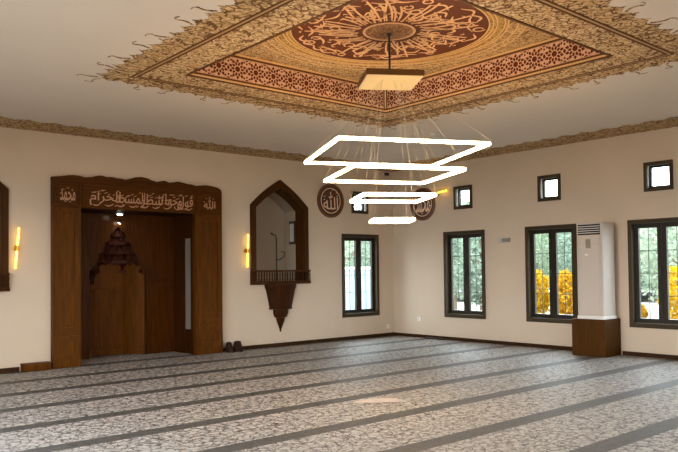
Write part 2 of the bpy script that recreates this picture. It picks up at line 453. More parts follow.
# recess ceiling ornament and medallion
ZT = H+.4
sp = empty('recess_panel', (MC[0], MC[1], ZT), 'golden arabesque spandrel panel around the round medallion in the recess', 'ceiling ornament')
MC0 = MC; MC = (-6.77, -6.82)
circ = lambda r, n=72: [(MC[0]+r*math.cos(2*math.pi*k/n), MC[1]+r*math.sin(2*math.pi*k/n)) for k in range(n)]
MB().add(*on_ceil(curve_mesh([rect(RX0+.001, RX1-.001, RY0+.001, RY1-.001), circ(1.44)], .004), ZT-.0005)).build('arabesque_field', spand, sp)
for r in (1.56, 1.66):
    m = MB(); m.add(*on_ceil(curve_mesh([circ(r), circ(r-.018)], .006), ZT-.001)); m.build('arc_line', gold_line, sp)
md = empty('ceiling_medallion', (MC[0], MC[1], ZT), 'round red-brown ceiling medallion filled with pale radiating calligraphy strokes', 'ceiling medallion')
MB().add(*on_ceil(curve_mesh([circ(1.20), circ(.30)], .006), ZT-.0005)).build('disc', medal_m, md)
MB().add(*on_ceil(curve_mesh([circ(1.44), circ(1.20)], .005), ZT-.0005)).build('ornament_ring', ringo, md)
for r in (1.215, 1.265, 1.31, 1.40, 1.44):
    MB().add(*on_ceil(curve_mesh([circ(r), circ(r-.014)], .009), ZT-.001)).build('ring_line', gold_line, md)
MB().add(*on_ceil(curve_mesh([circ(.30)], .008), ZT-.0005)).build('rosette', arabesque('rosette_script', '#A87C54', '#C09670', '#6E4326', 24, .10), md)
MB().add(*on_ceil(curve_mesh([circ(.325), circ(.295)], .012), ZT-.0005)).build('rosette_rim', stroke_m, md)
rnd = random.Random(11); m = MB()
def pol(r, a): return (MC[0]+r*math.cos(a), MC[1]+r*math.sin(a))
def stroke(pts, w):
    m.add(*on_ceil(ribbon(pts, w, .004), ZT-.0062))
n = 58
for k in range(n):            # tall upright letters converging on the centre
    a = 2*math.pi*k/n + rnd.uniform(-.03, .03); tw = rnd.choice((-.12, -.06, 0, .06, .12, .3)); r0 = .37+rnd.uniform(0, .06); r1 = rnd.uniform(.70, 1.08)
    q = np.linspace(0, 1, 8)
    stroke([pol(r0+(r1-r0)*x, a+tw*x+.02*math.sin(3*x)) for x in q], [.008+.017*min(1, 5*x) for x in q])
    if k % 2 == 0: stroke([pol(r0+.02, a-.07), pol(r0-.005, a), pol(r0+.03, a+.03)], [.008, .022, .006])
for k in range(96):           # letter bodies in rows
    a = 2*math.pi*k/96 + rnd.uniform(-.05, .05); r = rnd.choice((.56, .68, .78, .90, 1.02, 1.06))+rnd.uniform(-.04, .04); kind = k % 3; q = np.linspace(0, 1, 14)
    if kind == 0: stroke([pol(r-.07*math.sin(math.pi*x), a+.34*x) for x in q], [.008+.022*math.sin(math.pi*min(1, x*1.1+.02)) for x in q])
    elif kind == 1:
        cxy = pol(r, a); R = rnd.uniform(.05, .08)
        stroke([(cxy[0]+R*math.cos(6*x+a)*(1-.3*x), cxy[1]+R*math.sin(6*x+a)*(1-.3*x)) for x in q], [.019]*14)
    else: stroke([pol(min(1.1, r+.08)-.06*math.cos(math.pi*2*x)*.6, a+.28*x) for x in q], [.006+.024*math.sin(math.pi*x) for x in q])
for k in range(70):
    a = rnd.uniform(0, 6.283); r = rnd.uniform(.5, 1.12); d = rnd.uniform(-1, 1)*.04
    stroke([pol(r, a), pol(r+.02, a+.03), pol(r+d, a+.065)], [.006, .02, .006])
m.build('calligraphy_lettering', stroke_m, md); MC = MC0

# ------------------------------------------------------------------ windows
def window_big(O, onf, name):
    """1.21 x 2.02 casement window; local u along the wall, v up, w into the room"""
    e = empty(name, O, kind='structure'); U0 = .605; h = 2.02
    f = lambda vf: onf(vf, 0, O)
    P = lambda polys, w0, w1, nm, mt, par, bev=0: MB().add(*f(lift(curve_mesh(polys, w1-w0), w0))).build(nm, mt, par, bevel=bev)
    P([rect(-U0, U0, 0, h), rect(-U0+.075, U0-.075, .085, h-.075)], -.06, .03, 'window_frame', frame_m, e, .004)
    P([rect(-U0+.001, U0-.001, .001, h-.001), rect(-U0+.07, U0-.07, .08, h-.07)], -.2, -.0605, 'jamb_lining', frame_m, e)
    for s in (-1, 1):
        a, b = (-U0+.075, -.002) if s < 0 else (.002, U0-.075)
        sa = P([rect(a, b, .085, h-.075), rect(a+.085, b-.085, .17, h-.16)], -.13, -.07, 'sash', frame_i, e, .004)
        x0, x1, y0, y1 = a+.085, b-.085, .17, h-.16
        g = MB()
        xm = (x0+x1)/2
        vf = curve_mesh([rect(xm-.006, xm+.006, y0, y1)], .012); g.add(*f(([(p, q, r-.106) for p, q, r in vf[0]], vf[1])))
        for k in (1, 2, 3):
            yy = y0+(y1-y0)*k/4
            vf = curve_mesh([rect(x0, x1, yy-.006, yy+.006)], .010); g.add(*f(([(p, q, r-.105) for p, q, r in vf[0]], vf[1])))
        g.build('glazing_bars', bar_m, sa)
        P([rect(x0-.005, x1+.005, y0-.005, y1+.005)], -.118, -.114, 'pane', glass, sa)
    hd = P([rect(-.045, -.02, .95, 1.10)], -.07, -.045, 'handle', dark_m, e, .004)
    return e
def window_small(O, onf, name):
    e = empty(name, O, kind='structure'); U0 = .27; h = .54
    f = lambda vf: onf(vf, 0, O)
    P = lambda polys, w0, w1, nm, mt, par, bev=0: MB().add(*f(lift(curve_mesh(polys, w1-w0), w0))).build(nm, mt, par, bevel=bev)
    P([rect(-U0, U0, 0, h), rect(-U0+.065, U0-.065, .065, h-.065)], -.02, .03, 'window_frame', frame_m, e, .004)
    P([rect(-U0+.001, U0-.001, .001, h-.001), rect(-U0+.06, U0-.06, .06, h-.06)], -.07, -.0205, 'jamb_lining', white_m, e)
    sa = P([rect(-U0+.001, U0-.001, .001, h-.001), rect(-U0+.1, U0-.1, .1, h-.1)], -.14, -.0705, 'sash', frame_i, e, .004)
    P([rect(-U0+.09, U0-.09, .09, h-.09)], -.11, -.106, 'pane', glass, sa)
    return e
w1 = window_big((-1.135, 0, .54), on_back, 'window_1')
window_small((-1.14, 0, 3.07), on_back, 'window_2')
wr = window_big((0, BW[0], .54), on_right, 'window_3'); ws = window_small((0, BW[0], 3.07), on_right, 'window_4')
nwin = 5
for cy in BW[1:]:
    for src in (wr, ws):
        k = copy_tree(src); k.name = 'window_%d' % nwin; nwin += 1; k.location.y = cy

# ------------------------------------------------------------------ prayer niche portal
mh = empty('prayer_niche_portal', (-6.82, 0, 0), 'wide carved walnut prayer-niche portal with a script band across the lintel', 'mihrab')
PX0, PX1, PD = -8.555, -5.115, .12
def wpanel(name, x0, x1, z0, z1, y, dep, mt, par, inset=.05, bev=.006):
    """raised frame with a recessed field"""
    m = MB(); m.add(*on_back(curve_mesh([rect(x0, x1, z0, z1), rect(x0+inset, x1-inset, z0+inset, z1-inset)], dep), y))
    return m.build(name, mt, par, bevel=bev)
for x0, x1 in ((PX0, MIX0), (MIX1, PX1)):
    pl = MB().box(x0, x1, -PD, -.001, 0, 2.86).build('pilaster', wood_m, mh, bevel=.008)
    wpanel('panel_frame', x0+.03, x1-.03, .62, 2.8, -PD, .022, wood_m, pl, .09)
    wpanel('panel_frame', x0+.03, x1-.03, .16, .56, -PD, .022, wood_m, pl, .09)
lt = MB().box(PX0, PX1, -PD, -.001, 2.861, 3.34).build('lintel', wood_h, mh, bevel=.006)
for x0, x1 in ((PX0+.02, MIX0-.01), (MIX0+.02, MIX1-.02), (MIX1+.01, PX1-.02)):
    wpanel('panel_frame', x0, x1, 2.875, 3.325, -PD, .02, wood_h, lt, .035)
# carved wavy crest along the top
kx = [(-8.555,3.40),(-8.43,3.415),(-8.30,3.44),(-8.2,3.455),(-8.07,3.45),(-7.97,3.43),(-7.85,3.445),(-7.75,3.475),(-7.67,3.485),(-7.56,3.465),(-7.47,3.475),(-7.37,3.455),(-7.28,3.455),(-7.2,3.44),(-7.1,3.47),(-7.0,3.505),(-6.88,3.52),(-6.76,3.505),(-6.66,3.465),(-6.55,3.445),(-6.48,3.47),(-6.40,3.485),(-6.3,3.455),(-6.2,3.47),(-6.10,3.49),(-6.0,3.475),(-5.9,3.455),(-5.8,3.45),(-5.7,3.43),(-5.6,3.445),(-5.48,3.46),(-5.34,3.45),(-5.2,3.425),(-5.115,3.38)]
cr = MB(); cr.add(*on_back(curve_mesh([[(PX0, 3.341)]+[(PX1, 3.341)]+kx[::-1]], .10), -.001)); cr = cr.build('carved_crest', wood_h, mh)
bd = MB(); bd.add(*on_back(ribbon([(x, z_-.035) for x, z_ in kx[1:-1]], [.018]*(len(kx)-2), .012), -.101)); bd.build('crest_moulding', wood_h, cr)
# inscription band
ins = MB()
words_ = ['فول', 'وجهك', 'شطر', 'المسجد', 'الحرام']
wid = [.34, .50, .46, .58, .58]; x = -5.80
for i, (w_, L) in enumerate(zip(words_, wid)):
    ins.add(*on_back(glyphs(shape(w_), L, .27, .010, x-L, 2.925+.015*(i % 2), .05), -PD)); x -= L-.09
rnd = random.Random(4)
for k in range(44):          # vowel marks above and below the words
    xx = -7.88+2.06*(k+.5)/44+rnd.uniform(-.02, .02); zz = rnd.choice((3.15, 3.19, 3.12, 3.20, 3.08, 2.92)); L = rnd.uniform(.04, .09)
    ins.add(*on_back(ribbon([(xx, zz), (xx+L*.5, zz+.014), (xx+L, zz+.03)], [.005, .014, .005], .010), -PD))
for k in range(9):           # long sweeping tails below the line
    xx = -7.85+.235*k; ins.add(*on_back(ribbon([(xx+.16*q, 2.945-.03*math.sin(math.pi*q)+.02*q) for q in np.linspace(0, 1, 8)], [.005+.016*math.sin(math.pi*q) for q in np.linspace(0, 1, 8)], .010), -PD))
ins.build('band_lettering', letter_m, mh)
for cx, s, nm in ((-8.295, 'محمد', 'a'), (-5.41, 'الله', 'b')):
    c = [(cx+.175*math.cos(q), 3.08+.175*math.sin(q)) for q in np.arange(40)*math.pi/20]; c_i = [(cx+.163*math.cos(q), 3.08+.163*math.sin(q)) for q in np.arange(40)*math.pi/20]
    ro = MB(); ro.add(*on_back(curve_mesh([c, c_i], .012), -PD)); ro = ro.build('roundel', wood_h, mh)
    g = MB(); g.add(*on_back(glyphs(shape(s) if nm == 'a' else '\ufdf2', .27, .21, .010, cx-.135, 2.98, .0), -PD))
    for a in np.arange(9)*.7:
        g.add(*on_back(ribbon([(cx+.115*math.cos(a), 3.085+.115*math.sin(a)), (cx+.13*math.cos(a+.16), 3.085+.13*math.sin(a+.16)), (cx+.12*math.cos(a+.3), 3.085+.12*math.sin(a+.3))], [.005, .014, .005], .010), -PD))
    g.build('roundel_lettering', letter_m, ro)
# alcove lining
NX = -6.965
hoodL = [(-.575,0),(-.575,1.74),(-.50,1.80),(-.44,1.90),(-.40,2.06),(-.31,2.12),(-.28,2.28),(-.19,2.34),(-.16,2.48),(-.06,2.56),(0,2.64)]
hood = [(NX+a, b) for a, b in hoodL] + [(NX-a, b) for a, b in hoodL[::-1][1:]]
bp_ = MB(); bp_.add(*on_back(curve_mesh([[(MIX0-.001,0),(NX-.575,0)]+hood[1:-1]+[(NX+.575,0),(MIX1+.0,0),(MIX1,MIZ),(MIX0-.001,MIZ)]], .03), MID+.03))
bpl = bp_.build('back_panel', gloss_wood, mh)
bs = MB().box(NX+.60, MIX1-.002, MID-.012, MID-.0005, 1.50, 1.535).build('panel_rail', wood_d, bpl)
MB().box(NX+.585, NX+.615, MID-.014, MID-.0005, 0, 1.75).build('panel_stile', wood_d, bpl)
hf = MB(); hf.add(*on_back(ribbon([(x_, z_) for x_, z_ in hood[1:-1]], [.035]*(len(hood)-2), .014), MID)); hf.build('hood_moulding', wood_d, bpl)
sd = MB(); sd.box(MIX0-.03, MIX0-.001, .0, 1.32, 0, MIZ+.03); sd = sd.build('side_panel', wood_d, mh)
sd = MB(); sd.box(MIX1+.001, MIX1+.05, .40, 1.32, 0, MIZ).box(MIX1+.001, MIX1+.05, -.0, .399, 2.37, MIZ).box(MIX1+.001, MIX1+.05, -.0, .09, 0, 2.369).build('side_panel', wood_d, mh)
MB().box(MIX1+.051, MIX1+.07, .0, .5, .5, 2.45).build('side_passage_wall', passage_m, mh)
MB().box(MIX1+.051, MIX1+.07, .0, .5, 0, .499).build('side_passage_plinth', wood_d, mh)
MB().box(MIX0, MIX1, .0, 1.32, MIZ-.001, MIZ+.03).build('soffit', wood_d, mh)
nb = MB().box(MIX0-.03, MIX1+.03, 1.30, 1.33, 0, MIZ).build('niche_back', wood_m, mh)
# recessed niche body: splayed sides
m = MB(); v = [(NX-.575, MID+.03), (NX-.40, 1.22), (NX+.27, 1.22), (NX+.575, MID+.03)]
for i in range(3):
    (xa, ya), (xb, yb) = v[i], v[i+1]; m.add([(xa, ya, 0), (xb, yb, 0), (xb, yb, 1.9), (xa, ya, 1.9)], [(0, 1, 2, 3)])
nl = m.build('niche_lining', wood_m, mh)
MB().box(NX-.36, NX+.22, 1.195, 1.2199, .12, 1.35).build('niche_panel', wood_m, nl, bevel=.006)
m = MB(); rad = [.575, .52, .43, .33, .22, .12, .03]; zz = [1.50, 1.72, 1.92, 2.12, 2.30, 2.46, 2.60]; cnt = [10, 9, 8, 7, 6, 4]
for k in range(6):
    nC = cnt[k]; rA, rB, za, zb = rad[k], rad[k+1], zz[k], zz[k+1]
    for j in range(nC):
        a0 = math.pi*j/nC; a1 = math.pi*(j+1)/nC; am = (a0+a1)/2; dd = .80
        pt = lambda r, a, z_: (NX+r*math.cos(a), MID+.02+r*math.sin(a)*dd, z_)
        m.add([pt(rA, a0, za), pt(rA, a1, za), pt(rA*1.06, am, za+(zb-za)*.5), pt(rB, am, zb), pt(rB, a0, zb), pt(rB, a1, zb), pt(rA*.93, a0, za+(zb-za)*.55), pt(rA*.93, a1, za+(zb-za)*.55)],
              [(0,1,2),(0,2,6),(1,7,2),(2,3,6),(2,7,3),(6,3,4),(7,5,3)])
        m.add([pt(rA, a0, za-.05), pt(rA, a1, za-.05), pt(rA, a1, za), pt(rA, a0, za)], [(0,1,2,3)])
m.build('muqarnas_hood', muq_m, mh)

# downlight in the alcove, and a lamp added in place of its reflection
dl = empty('downlight', (-7.06, .5, MIZ-.03), 'small bright recessed downlight in the portal soffit', 'downlight')
MB().lathe([(.075, .026), (.075, 0), (.055, -.004)], (-7.06, .5, MIZ-.03), 24).build('trim_ring', white_m, dl, smooth=30)
MB().lathe([(.052, -.0045), (.045, -.012), (.02, -.016)], (-7.06, .5, MIZ-.03), 24).build('lens', down_m, dl, smooth=60)
sl = empty('glint_lamp', (-6.965, MID, 2.70), 'small bright round lamp added above the stalactite hood in place of a reflection', 'glint_lamp')
MB().tube([(-6.965, MID-.001, 2.72), (-6.965, MID-.06, 2.72)], .015).build('stem', black_m, sl, smooth=40)
MB().lathe([(.02, .05), (.042, .04), (.045, 0), (.04, -.004)], (-6.965, MID-.085, 2.69), 20, N=(0,-.5,.866), V=(0,.866,.5)).build('glint_lamp_head', black_m, sl, smooth=40)
MB().lathe([(.038, -.0045), (.03, -.014), (.012, -.018)], (-6.965, MID-.085, 2.69), 20, N=(0,-.5,.866), V=(0,.866,.5)).build('lens', down_m, sl, smooth=60)  # lens of the added glint lamp

for nm, loc, par, en, rad in (('downlight_glow', (-7.06, .5, MIZ-.06), dl, 5.0, .05), ('glint_lamp_glow', (-6.965, MID-.13, 2.63), sl, 1.6, .03)):
    l = bpy.data.lights.new(nm, 'SPOT'); l.energy = en; l.color = (1, .86, .66); l.spot_size = math.radians(120); l.spot_blend = .6; l.shadow_soft_size = rad
    o = bpy.data.objects.new(nm, l); COL.objects.link(o); o.parent = par; o.location = Vector(loc)-wp(par)

# low wooden step and dark boots by the portal
MB().box(-9.06, -8.61, -.20, -.001, 0, .115).box(-9.07, -8.60, -.21, -.001, .115, .135).build('low_step', wood_m, bevel=.005)
tag(bpy.data.objects['low_step'], 'low brown wooden step against the wall beside the portal pilaster', 'step')
def boot(cx, cy, w, hgt, label):
    e = empty('ankle_boot', (cx, cy, 0), label, 'boot', 'dark boots beside the portal')
    m = MB(); n = 14; prof = [(0.015,1.0,.0),(.05,1.04,-.005),(.09,.98,.01),(hgt*.7,.86,.02),(hgt*.92,.8,.02),(hgt,.55,.02)]
    v = []; f = []
    for z_, s_, dy in prof:
        ln = .13 if z_ < .06 else (.11 if z_ < .1 else .075)
        for k in range(n): a = 2*math.pi*k/n; v.append((cx+w/2*s_*math.cos(a), cy+dy+ln*s_*math.sin(a), z_))
    for i in range(len(prof)-1):
        for k in range(n): f.append((i*n+k, i*n+(k+1) % n, (i+1)*n+(k+1) % n, (i+1)*n+k))
    f += [tuple(range(n))[::-1], tuple(range((len(prof)-1)*n, len(prof)*n))]
    m.add(v, f); m.build('upper', mat('boot_leather', '#2C170D', .7, spec=.15), e, smooth=60)
    MB().add([(cx+w/2*1.05*math.cos(a), cy+.137*math.sin(a), z_) for z_ in (0, .016) for a in np.arange(16)*math.pi/8], [tuple(range(16))[::-1], tuple(range(16, 32))]+[(i, (i+1) % 16, 16+(i+1) % 16, 16+i) for i in range(16)]).build('sole', dark_m, e)
boot(-5.00, -.18, .15, .21, 'dark brown boot standing nearer the portal pilaster')
boot(-4.80, -.20, .20, .22, 'dark brown boot standing farther from the portal, wider one')

# ------------------------------------------------------------------ balcony niches
def balcony(cx, label):
    e = empty('balcony_niche', (cx, 0, 0), label, 'niche', 'pointed-arch balcony niches')
    MB().add(*on_back(curve_mesh([arch(cx, .785, 1.42, 3.13, 3.72), arch(cx, .655, 1.43, 3.07, 3.52)], .05), -.001)).build('arch_frame', wood_k, e, bevel=.012)
    # wooden reveal behind the frame, plaster beyond
    a = arch(cx, .655, 1.43, 3.07, 3.52); b = arch(cx, .64, 1.445, 3.06, 3.50)
    MB().add(*on_back(curve_mesh([a, b], .26), .261)).build('reveal', wood_k, e)
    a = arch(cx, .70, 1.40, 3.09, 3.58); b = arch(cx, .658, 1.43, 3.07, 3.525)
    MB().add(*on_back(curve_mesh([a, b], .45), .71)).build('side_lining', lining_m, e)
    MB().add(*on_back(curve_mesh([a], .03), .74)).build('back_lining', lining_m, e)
    # balcony floor, rail and balusters
    MB().box(cx-.79, cx+.79, -.12, .70, 1.385, 1.43).build('balcony_floor', wood_k, e, bevel=.008)
    MB().box(cx-.785, cx+.785, -.12, -.085, 1.66, 1.70).build('handrail', wood_k, e, bevel=.006)
    MB().box(cx-.785, cx+.785, -.115, -.09, 1.43, 1.455).build('bottom_rail', wood_k, e)
    for s in (-1, 1):
        MB().box(cx+s*.775-.014, cx+s*.775+.014, -.085, -.052, 1.66, 1.69).build('end_rail', wood_k, e)
    n = 23
    p0 = None
    for k in range(n):
        xx = cx-.77+1.54*k/(n-1)
        if p0 is None: 
            p0 = MB().lathe([(.011, 1.455), (.015, 1.50), (.009, 1.54), (.014, 1.58), (.009, 1.66)], (xx, -.102, 0), 8).build('baluster', wood_d, e, smooth=50)
        else:
            q = p0.copy(); COL.objects.link(q); q.location.x = xx-(cx-.77)
    # stepped corbel ending in a drop
    prof = [(.42, 1.384), (.42, 1.34), (.405, 1.30), (.385, 1.26), (.34, 1.08), (.30, .90), (.29, .86), (.31, .855), (.31, .83), (.20, .82), (.19, .72), (.165, .68), (.175, .66), (.12, .645), (.10, .56), (.05, .44), (.018, .36), (.03, .345), (.005, .32)]
    MB().lathe(prof[:9], (cx, -.001, 0), 8, math.pi, 2*math.pi, V=(0,.55,0)).build('corbel', wood_d, e)
    MB().lathe(prof[9:], (cx, -.001, 0), 8, math.pi, 2*math.pi, V=(0,.7,0)).build('pendant_drop', wood_d, e)
    return e
bn = balcony(NCX[0], 'pointed-arch wooden balcony niche with a microphone stand in it')
b2 = copy_tree(bn); b2.location.x = NCX[1]
b2['label'] = 'pointed-arch wooden balcony niche cut off by the picture edge, beyond the portal'

# microphone stand and small framed panel inside the niche
ms = empty('microphone_stand', (-3.42, .33, 1.43), 'thin black microphone stand in the pointed-arch niche', 'microphone stand')
MB().lathe([(.13, 0), (.13, .012), (.02, .03)], (-3.42, .33, 1.4305), 20).build('base', black_m, ms, smooth=30)
MB().tube([(-3.42, .33, 1.45), (-3.42, .33, 2.44)], .016).build('pole', black_m, ms, smooth=40)
MB().tube([(-3.42, .33, 2.44), (-3.46, .31, 2.50), (-3.53, .28, 2.50)], .014).build('gooseneck', black_m, ms, smooth=40)
MB().lathe([(.014, 0), (.022, .04), (.026, .09), (.012, .115)], (-3.53, .28, 2.50), 12, U=(0,1,0), V=(0,0,1), N=(-.9,-.3,.3)).build('microphone', black_m, ms, smooth=50)
MB().tube([(-3.42, .33, 1.95), (-3.36, .30, 1.93), (-3.26, .27, 2.00), (-3.24, .26, 2.10), (-3.33, .27, 2.13)], .012).build('cable_loop', black_m, ms, smooth=40)
fp = empty('wall_panel', (-2.93, .40, 2.32), 'small dark-framed panel mounted on the side of the pointed-arch niche', 'panel')
xw = NCX[0]+.657
MB().box(xw-.03, xw-.001, .28, .50, 2.30, 2.84).build('panel_frame', dark_m, fp, bevel=.004)
MB().box(xw-.034, xw-.0301, .31, .47, 2.36, 2.78).build('panel_face', grey_m, fp)

# ------------------------------------------------------------------ calligraphy plaques
def plaque(O, onf, s, label, seed):
    e = empty('calligraphy_plaque', O, label, 'plaque', 'round calligraphy plaques')
    C = lambda r, n=48: [(r*math.cos(2*math.pi*k/n), r*math.sin(2*math.pi*k/n)) for k in range(n)]
    f = lambda vf, w=0: onf(([(a, b, c_+w) for a, b, c_ in vf[0]], vf[1]), 0, O)
    MB().add(*f(curve_mesh([C(.36)], .02), .001)).build('disc', disc_m, e)
    MB().add(*f(curve_mesh([C(.405), C(.36)], .035), .001)).build('rim', rim_m, e, bevel=.006)
    MB().add(*f(curve_mesh([C(.305), C(.285)], .006), .021)).build('inner_ring', letter_c, e)
    g = MB(); vf = glyphs(s, .45, .42, .006, -.225, -.21)
    g.add(*f(vf, .021)); r_ = random.Random(seed)
    for k in range(9):
        a = r_.uniform(0, 6.28); r = r_.uniform(.2, .25); p, q = r*math.cos(a), r*math.sin(a)
        g.add(*f(ribbon([(p, q), (p+.025, q+.012), (p+.05, q+.03)], [.006, .02, .006], .006), .021))
    g.build('lettering', letter_c, e); return e
plaque((-2.08, 0, 3.335), on_back, '\ufdf2', 'round brown plaque with cream script next to the wooden niche', 1)
plaque((0, -1.07, 3.28), on_right, shape('محمد'), 'round brown plaque with cream script partly behind the chandelier', 2)

# ------------------------------------------------------------------ sconces
def sconce(O, tilt, onf, label):
    e = empty('wall_sconce', O, label, 'wall lamp', 'glowing linear wall sconces')
    ct, st = math.cos(tilt), math.sin(tilt)
    T = lambda u, v_, w: (u*ct+v_*st, -u*st+v_*ct, w)
    f = lambda pts: onf(([T(*p) for p in pts], []), 0, O)[0]
    MB().tube(f([(0, 0, .001), (0, 0, .03)]), .05, 20).build('mount', gold_m, e, smooth=40)
    MB().tube(f([(0, 0, .03), (0, 0, .075)]), .014, 12).build('arm', gold_m, e, smooth=40)
    MB().tube(f([(0, -.05, .085), (0, .05, .085)]), .020, 14).build('sleeve', gold_m, e, smooth=40)
    for s in (-1, 1):
        MB().tube(f([(0, s*.0505, .085), (0, s*.35, .085)]), .016, 14).build('light_tube', sconce_m, e, smooth=40)
        MB().tube(f([(0, s*.3505, .085), (0, s*.365, .085)]), .018, 14).build('end_cap', gold_m, e, smooth=40)
sconce((-9.14, 0, 2.12), math.radians(5), on_back, 'glowing golden wall lamp near the cut-off niche beyond the portal')
sconce((-4.465, 0, 2.12), math.radians(2), on_back, 'glowing golden wall lamp between the portal and the microphone niche')
sconce((0, -1.58, 3.50), math.radians(84), on_right, 'glowing golden wall lamp mounted sideways by the plaque behind the chandelier')

# ------------------------------------------------------------------ chandelier
ch = empty('ring_chandelier', (MC[0], MC[1], 2.2), 'tiered chandelier of four glowing square rings hanging from a square box', 'chandelier')
def sq(size, ang, n=5, rc=.03):
    P = []; h = size/2
    for cx, cy, a0 in ((h-rc, h-rc, 0), (-h+rc, h-rc, 90), (-h+rc, -h+rc, 180), (h-rc, -h+rc, 270)):
        for k in range(n): a = math.radians(a0+90*k/(n-1)); P.append((cx+rc*math.cos(a), cy+rc*math.sin(a)))
    c_, s_ = math.cos(math.radians(ang)), math.sin(math.radians(ang))
    return [(MC[0]+x*c_-y*s_, MC[1]+x*s_+y*c_) for x, y in P]
up_ = lambda vf, z0: mapped(vf, (0, 0, z0), (1,0,0), (0,1,0), (0,0,1))
canopy_m = mat('canopy_cream', '#9C8B66', .45); dkb = mat('canopy_bronze', '#5A3A16', .4, .3)
MB().add(*up_(curve_mesh([sq(.70, -33, rc=.01)], .07), 3.985)).build('canopy_box', dkb, ch)
MB().add(*up_(curve_mesh([sq(.685, -33, rc=.01)], .006), 3.9785)).build('canopy_underside', canopy_m, ch)
MB().tube([(MC[0], MC[1], 4.055), (MC[0], MC[1], 4.585)], .014, 12).build('rod', black_m, ch, smooth=40)
MB().lathe([(.022, 4.565), (.03, 4.591)], (MC[0], MC[1], 0), 20).build('ceiling_rose', black_m, ch, smooth=40)
wire_m = mat('steel_wire', '#A89C8C', .6)
for size, ang, zc in ((1.785, -26, 3.10), (1.355, -25.5, 2.833), (.862, -31, 2.551), (.475, -36, 2.275)):
    rg = MB(); rg.add(*up_(curve_mesh([sq(size+.030, ang, rc=.03), sq(size-.030, ang, rc=.012)], .030), zc-.015)); rg = rg.build('light_ring', led_m, ch, bevel=.010)
    chn = MB(); chn.add(*up_(curve_mesh([sq(size+.008, ang, rc=.02), sq(size-.008, ang, rc=.012)], .008), zc+.0155)); chn.build('channel', white_m, rg)
    c_, s_ = math.cos(math.radians(ang)), math.sin(math.radians(ang)); k_ = size/2
    pts = [(k_, k_), (-k_, k_), (-k_, -k_), (k_, -k_)]
    if size > 1: pts += [(k_, 0), (0, k_), (-k_, 0), (0, -k_)]
    for a, b in pts:
        x, y = MC[0]+a*c_-b*s_, MC[1]+a*s_+b*c_; tx, ty = MC[0]+(a*c_-b*s_)*min(.42/1.0/size*.62, .5), MC[1]+(a*s_+b*c_)*min(.42/size*.62, .5)
        MB().tube([(x, y, zc+.04), (tx, ty, 3.98)], .0012, 5).build('suspension_wire', wire_m, ch)

# ------------------------------------------------------------------ air conditioner on its plinth
MB().box(-.60, -.022, -6.15, -5.46, 0, .70).build('wooden_plinth', plinth_m, bevel=.006)
pl = bpy.data.objects['wooden_plinth']; tag(pl, 'brown wooden box plinth under the white air conditioner', 'plinth')
m = MB().box(-.585, -.012, -6.10, -5.50, .0, .06)
ac = empty('air_conditioner', (-.31, -5.84, .70), 'tall white floor-standing air conditioner on the wooden plinth between two windows', 'air conditioner')
ac_m = mat('ac_white', '#C6BAAF', .45)
MB().box(-.60, -.14, -6.13, -5.60, .73, 2.53).build('body', ac_m, ac, bevel=.03)
MB().box(-.61, -.13, -6.14, -5.59, .701, .76).build('base', white_m, ac, bevel=.008)
MB().box(-.615, -.601, -6.08, -5.64, .80, 2.08).build('front_panel', ac_m, ac, bevel=.006)
MB().box(-.615, -.601, -6.08, -5.64, 2.10, 2.27).build('control_fascia', ac_m, ac, bevel=.006)
MB().box(-.603, -.6005, -6.09, -5.63, 2.29, 2.49).build('outlet', black_m, ac)
for k in range(4): MB().box(-.622, -.6035, -6.085, -5.635, 2.322+.041*k, 2.333+.041*k).build('louver', white_m, ac)
MB().box(-.619, -.6151, -5.90, -5.80, 2.04, 2.21).build('display', mat('ac_display', '#8C8470', .3), ac)
MB().box(-.618, -.6151, -5.84, -5.78, 1.90, 1.93).build('badge', white_m, ac)
MB().box(-.6175, -.6151, -6.04, -5.66, 1.985, 1.992).build('seam', grey_m, ac)
for k in range(12):
    MB().box(-.60+.03, -.60+.12, -6.1325, -6.1295, 1.0+.055*k, 1.02+.055*k).build('side_vent', grey_m, ac)

# small fittings
em = empty('emergency_light', (-.03, -3.49, 2.29), 'small white emergency light box between the first two windows of the wall', 'emergency light')
MB().box(-.07, -.001, -3.64, -3.34, 2.245, 2.345).build('housing', grey_m, em, bevel=.01)
MB().box(-.075, -.0701, -3.62, -3.46, 2.255, 2.335).build('lens', mat('lens_grey', '#8E8A84', .2), em)
def socket(O, onf, label):
    e = empty('wall_socket', O, label, 'socket', 'white wall sockets')
    f = lambda vf, w=0: onf(([(a, b, c_+w) for a, b, c_ in vf[0]], vf[1]), 0, O)
    MB().add(*f(curve_mesh([rect(-.045, .045, -.045, .045)], .012), .001)).build('face_plate', white_m, e, bevel=.003)
    MB().add(*f(curve_mesh([[(.022*math.cos(a), .022*math.sin(a)) for a in np.arange(20)*math.pi/10]], .002), .0131)).build('outlet', grey_m, e)
socket((0, -.88, .46), on_right, 'white wall socket beside the casement window of the air-conditioner wall')
socket((-.22, 0, .24), on_back, 'white wall socket low by the room corner below the single window')
st = empty('cable_trunking', (-.3, -1.45, 0), 'dark flat strip lying on the carpet against the baseboard near the corner', 'cable trunking')
MB().box(-.12, -.025, -1.75, -1.18, .0, .035).build('strip', dark_m, st, bevel=.004)
cs = MB(); cs.lathe([(.04, 0), (.04, -.015), (.03, -.025)], (-3.05, -4.15, H-.012), 20).build('smoke_detector', white_m, smooth=40)
tag(bpy.data.objects['smoke_detector'], 'small white smoke detector on the ceiling behind the chandelier', 'smoke detector')
sn = MB().box(-.28, -.16, -.07, -.001, 4.08, 4.15).build('corner_sensor', dark_m, bevel=.01)
tag(sn, 'tiny dark motion sensor high on the wall in the room corner', 'sensor')

